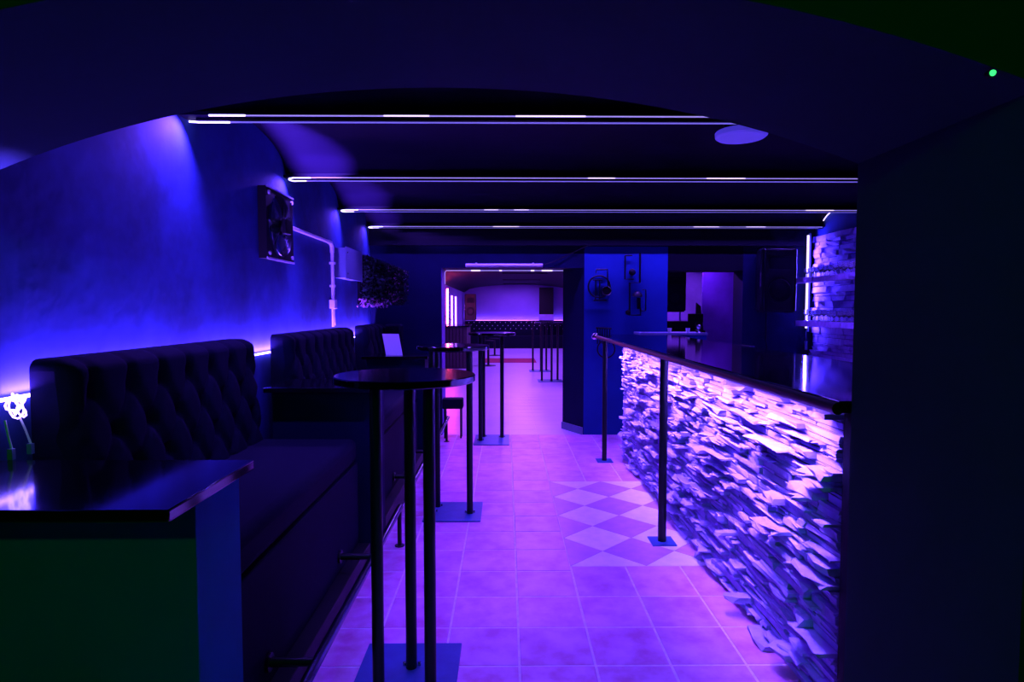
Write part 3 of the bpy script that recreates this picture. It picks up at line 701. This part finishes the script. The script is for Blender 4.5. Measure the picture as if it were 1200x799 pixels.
area('corner_wash', (3.43, 7.04, 1.75), 0.03, 1.0, (R(90), 0, R(205)), (0.08, 0.04, 1.0), 24, cs)
ar = thing('led_strip', (XR, 6.6, 2.4), 'curved strip light following the vault on the right wall', 'led strip')
yy0, yy1 = BY[2], BY[3]; pts = []
for i in range(16):
    t_ = 0.92 - i/15*0.92; y = (yy0+yy1)/2 + t_*(yy1-yy0)/2
    pts.append((XR-0.02, y, 2.36 + 0.19*math.sqrt(max(0, 1-abs(t_)**2.4))))
MB().tube(pts, 0.007, 6).build('strip', M['led_white'], ar)
shelf_z = (1.80, 1.33)
for k, zt in enumerate(shelf_z):
    t = thing('shelf', (3.4, 6.3, zt), ['upper rustic shelf of glasses on the stone wall behind the bar', 'lower rustic shelf of glasses on the stone wall behind the bar'][k], 'shelf', 'shelves behind the bar')
    MB().box(3.26, XR-0.002, 5.5, 6.92, zt-0.045, zt, 0.006).build('board', M['wood'], t)
    b = MB(); y = 5.5
    while y < 6.92:
        l = min(rnd.uniform(0.1, 0.25), 6.92-y); stone_geo(b, y, y+l, zt-0.062, zt+0.004, 3.262, 0.012); y += l
    b.build('stone_edging', M['stone'], t, smooth=False)
g0 = MB().lathe([(0.033, 0), (0.034, 0.003), (0.006, 0.008), (0.005, 0.045), (0.026, 0.065), (0.031, 0.11), (0.0295, 0.11), (0.024, 0.067), (0, 0.05)], (0, 0, 0), 16).build('stemmed_glass', M['glass'])
gme = g0.data; first = True
for k, zt in enumerate(shelf_z):
    for c in range(2):
        for i in range(13):
            o = g0 if first else g0.copy()
            if not first: COL.objects.link(o)
            first = False
            o.location = (3.31 + 0.10*c + rnd.uniform(-.01, .01), 5.62 + 0.098*i + rnd.uniform(-.012, .012), zt + 0.0005 if k != 2 else zt)
            s_ = rnd.uniform(0.85, 1.15); o.scale = (1, 1, s_)
            tag(o, ['clear stemmed glass standing in the rows on the upper shelf', 'clear stemmed glass standing in the rows on the lower shelf'][k], 'glass', ['glasses on the upper shelf', 'glasses on the lower shelf'][k])

# ------------------------------------------------------------------ hall furnishing
sf = thing('sofa', (0.5, 23.5, 0), 'long black buttoned sofa across the back wall of the hall', 'sofa')
MB().box(HW0+0.05, HW1-0.05, 23.2, 23.75, 0, 0.48, 0.03).build('seat', M['fabric'], sf)
bk = MB().box(HW0+0.05, HW1-0.05, 23.62, 23.85, 0.45, 1.03, 0.03).build('backrest', M['fabric'], sf)
for r_ in range(3):
    for c in range(20):
        x = HW0+0.2 + 0.2*c + (0.1 if r_ % 2 else 0)
        if x < HW1-0.1: MB().sph((x, 23.615, 0.97-0.12*r_), 0.015, 8, 6).build('button', M['conduit'], bk)  # pale colour paints in the glint of the buttons
hs = thing('led_strip', (0.5, HY, 1.06), 'violet strip light along the back wall above the hall sofa', 'led strip')
MB().tube([(HW0+0.1, HY-0.03, 1.05), (HW1-0.1, HY-0.03, 1.05)], 0.005, 6).build('strip', M['led_hall'], hs)
area('sofa_wash', (0.5, HY-0.06, 1.08), 4.0, 0.03, (R(172), 0, 0), (0.2, 0.08, 1), 20, hs)
speaker((-1.32, 23.0, 1.06), 0.44, 0.35, 0.98, 'black loudspeaker in the back left corner of the hall')
pt = thing('screen_tower', (1.5, 23.4, 1.03), 'tall dark screen standing on a pale crate at the back of the hall', 'screen')
MB().box(1.26, 1.80, 23.45, 23.56, 1.28, 2.3, 0.01).build('screen', M['rubber'], pt)
MB().box(1.26, 1.80, 23.3, 23.6, 1.035, 1.28, 0.01).build('crate', M['pale'], pt)
tag(MB().box(-0.72, 0.84, 16.9, 18.35, 0.0, 0.012, 0.004).build('carpet', M['red'], org=(0.06, 17.6, 0)), 'dark red carpet lying across the hall floor', 'carpet')
hb = thing('slatted_counter', (-1.2, 15.4, 0), 'dark slatted counter against the left wall of the hall', 'counter')
MB().box(-1.60, -0.92, 15.15, 16.9, 1.02, 1.06, 0.005).build('worktop', M['gloss'], hb)
MB().box(-1.60, -0.97, 15.25, 16.85, 0, 1.02).build('body', M['slat'], hb)
for k in range(7): MB().box(-1.55+0.083*k, -1.50+0.083*k, 15.215, 15.25, 0.02, 1.02).build('slat', M['slat'], hb)
def stool(loc, h, label):
    t = thing('bar_stool', loc, label, 'stool', 'stools in the hall'); x, y, _ = loc
    MB().lathe([(0.17, h-0.05), (0.18, h-0.03), (0.17, h), (0, h)], (x, y, 0), 24).build('seat', M['fabric'], t)
    MB().cyl((x, y, 0.02), (x, y, h-0.05), 0.03, 12).build('post', M['metal'], t)
    MB().lathe([(0.2, 0), (0.2, 0.012), (0.04, 0.03), (0, 0.03)], (x, y, 0), 24).build('foot', M['metal'], t)
stool((-0.46, 16.0, 0), 0.66, 'black stool on one post, nearest of the hall stools')
stool((-0.36, 19.6, 0), 0.55, 'black stool on one post, standing behind the red carpet')
ne = thing('neon_tube', (HW0, 16, 1.5), 'pink neon tube standing upright on the left wall of the hall', 'neon')
MB().tube([(HW0+0.09, 16.2, 1.07), (HW0+0.09, 16.2, 2.0)], 0.022, 10).build('tube', M['neon'], ne)
pl_ = bpy.data.lights.new('neon_light', 'POINT'); pl_.color = (1.0, 0.03, 0.22); pl_.energy = 35; pl_.shadow_soft_size = 0.02
po_ = bpy.data.objects.new('neon_light', pl_); COL.objects.link(po_); po_.parent = ne; po_.location = (0.16, 0.2, 0.05)
MB().box(HW0, HW0+0.06, 16.17, 16.23, 1.1, 1.97).build('holder', M['white'], ne)
MB().tube([(HW0+0.09, 16.1, 1.07), (-1.45, 16.0, 1.12), (-1.40, 15.9, 1.2), (-1.55, 15.6, 1.3)], 0.008, 6).build('cord', M['rubber'], ne)
for k, y in enumerate((18.2, 19.6)):
    v = thing('led_strip', (HW0, y, 1.4), ['upright violet strip light beyond the pink neon tube', 'upright violet strip light nearest the back left speaker'][k], 'led strip', 'upright strips in the hall')
    MB().tube([(HW0+0.03, y, 1.0), (HW0+0.03, y, 1.87)], 0.022, 8).build('strip', M['led_hall'], v)
dls = thing('led_strip', (0, YB+0.42, 1.9), 'thin white violet strip light under the doorway lintel', 'led strip')
MB().tube([(0.69, YB+0.36, 1.922), (-0.72, YB+0.36, 1.922), (-0.735, YB+0.36, 1.90), (-0.735, YB+0.36, 1.76)], 0.005, 6).build('strip', M['led'], dls)
for xa, xb in ((-0.42, -0.31), (-0.08, -0.05), (0.30, 0.34), (0.43, 0.56)):
    MB().tube([(xa, YB+0.36, 1.922), (xb, YB+0.36, 1.922)], 0.008, 6).build('bright_segment', M['led_white'], dls)
pp = thing('lintel_pipe', (0, YB, 1.96), 'violet lit plastic pipe fixed above the doorway', 'pipe')
MB().tube([(-0.46, YB-0.03, 1.955), (0.42, YB-0.03, 1.955)], 0.022, 12).build('pipe', M['conduit'], pp)
for x in (-0.35, 0.3): MB().box(x, x+0.02, YB-0.05, YB, 1.94, 1.985).build('clip', M['conduit'], pp)
tag(MB().tube([(0.42, YB-0.03, 1.96), (0.55, YB-0.03, 2.0), (0.8, YB-0.03, 2.12), (0.92, YB-0.12, 2.17)], 0.005, 6).build('cable', M['rubber'], org=(0.6, YB, 2)), 'thin dark cable rising from the doorway pipe to the bulkhead', 'cable')
# unseen violet ceiling lamps added to brighten the hall
for k, y in enumerate((8.6, 10.5, 13.0, 16.0, 19.5, 22.5)):
    t = thing('hall_tube_lamp', (0.49, y, 2.38), ['first violet tube lamp on the hall ceiling, behind the lintel', 'second violet tube lamp on the hall ceiling', 'third violet tube lamp on the hall ceiling', 'fourth violet tube lamp on the hall ceiling', 'fifth violet tube lamp on the hall ceiling', 'last violet tube lamp on the hall ceiling'][k], 'lamp', 'hall ceiling tubes')
    MB().box(-0.1, 1.08, y-0.03, y+0.03, 2.375, 2.40).build('housing', M['rubber'], t)
    area('tube_light', (0.49, y, 2.37), 1.15, 0.04, (0, 0, 0), HALL, 90, t)
sl = thing('side_room_lamp', (2.3, 8.35, 2.33), 'violet tube lamp on the side room ceiling', 'lamp')  # added out of view to light the side room
MB().box(1.9, 2.7, 8.32, 8.38, 2.32, 2.35).build('housing', M['rubber'], sl)
area('tube_light', (2.3, 8.35, 2.31), 0.7, 0.04, (0, 0, 0), (0.26, 0.06, 1), 200, sl)

# ------------------------------------------------------------------ front room behind the camera: the green stage lamp
fr_ = struct(MB().box(-3.3, -3.1, -3, YA0, -0.1, 2.95).build('wall_front_left', M['arch']))
struct(MB().box(3.1, 3.3, -3, YA0, -0.1, 2.95).build('wall_front_right', M['arch']))
struct(MB().box(-3.3, 3.3, -3.2, -3, -0.1, 2.95).build('wall_rear', M['arch']))
struct(MB().box(-3.3, 3.3, -3.2, YA0, 2.95, 3.05).build('ceiling_front', M['black_ceiling']))
gp = thing('stage_lamp', (-0.2, -1.6, 2.75), 'green stage lamp hanging from the front room ceiling', 'lamp')
MB().cyl((-0.2, -1.62, 2.66), (-0.2, -1.45, 2.60), 0.07, 20, 0.09).build('can', M['rubber'], gp)
MB().tube([(-0.29, -1.55, 2.65), (-0.29, -1.6, 2.8), (-0.2, -1.6, 2.93), (-0.11, -1.6, 2.8), (-0.11, -1.55, 2.65)], 0.008, 8).build('yoke', M['metal'], gp)
spot('green_beam', (-0.2, -1.42, 2.59), (-0.15, 1.2, 1.2), (0.02, 1.0, 0.05), 38, 118, 0.8, 0.06, gp)
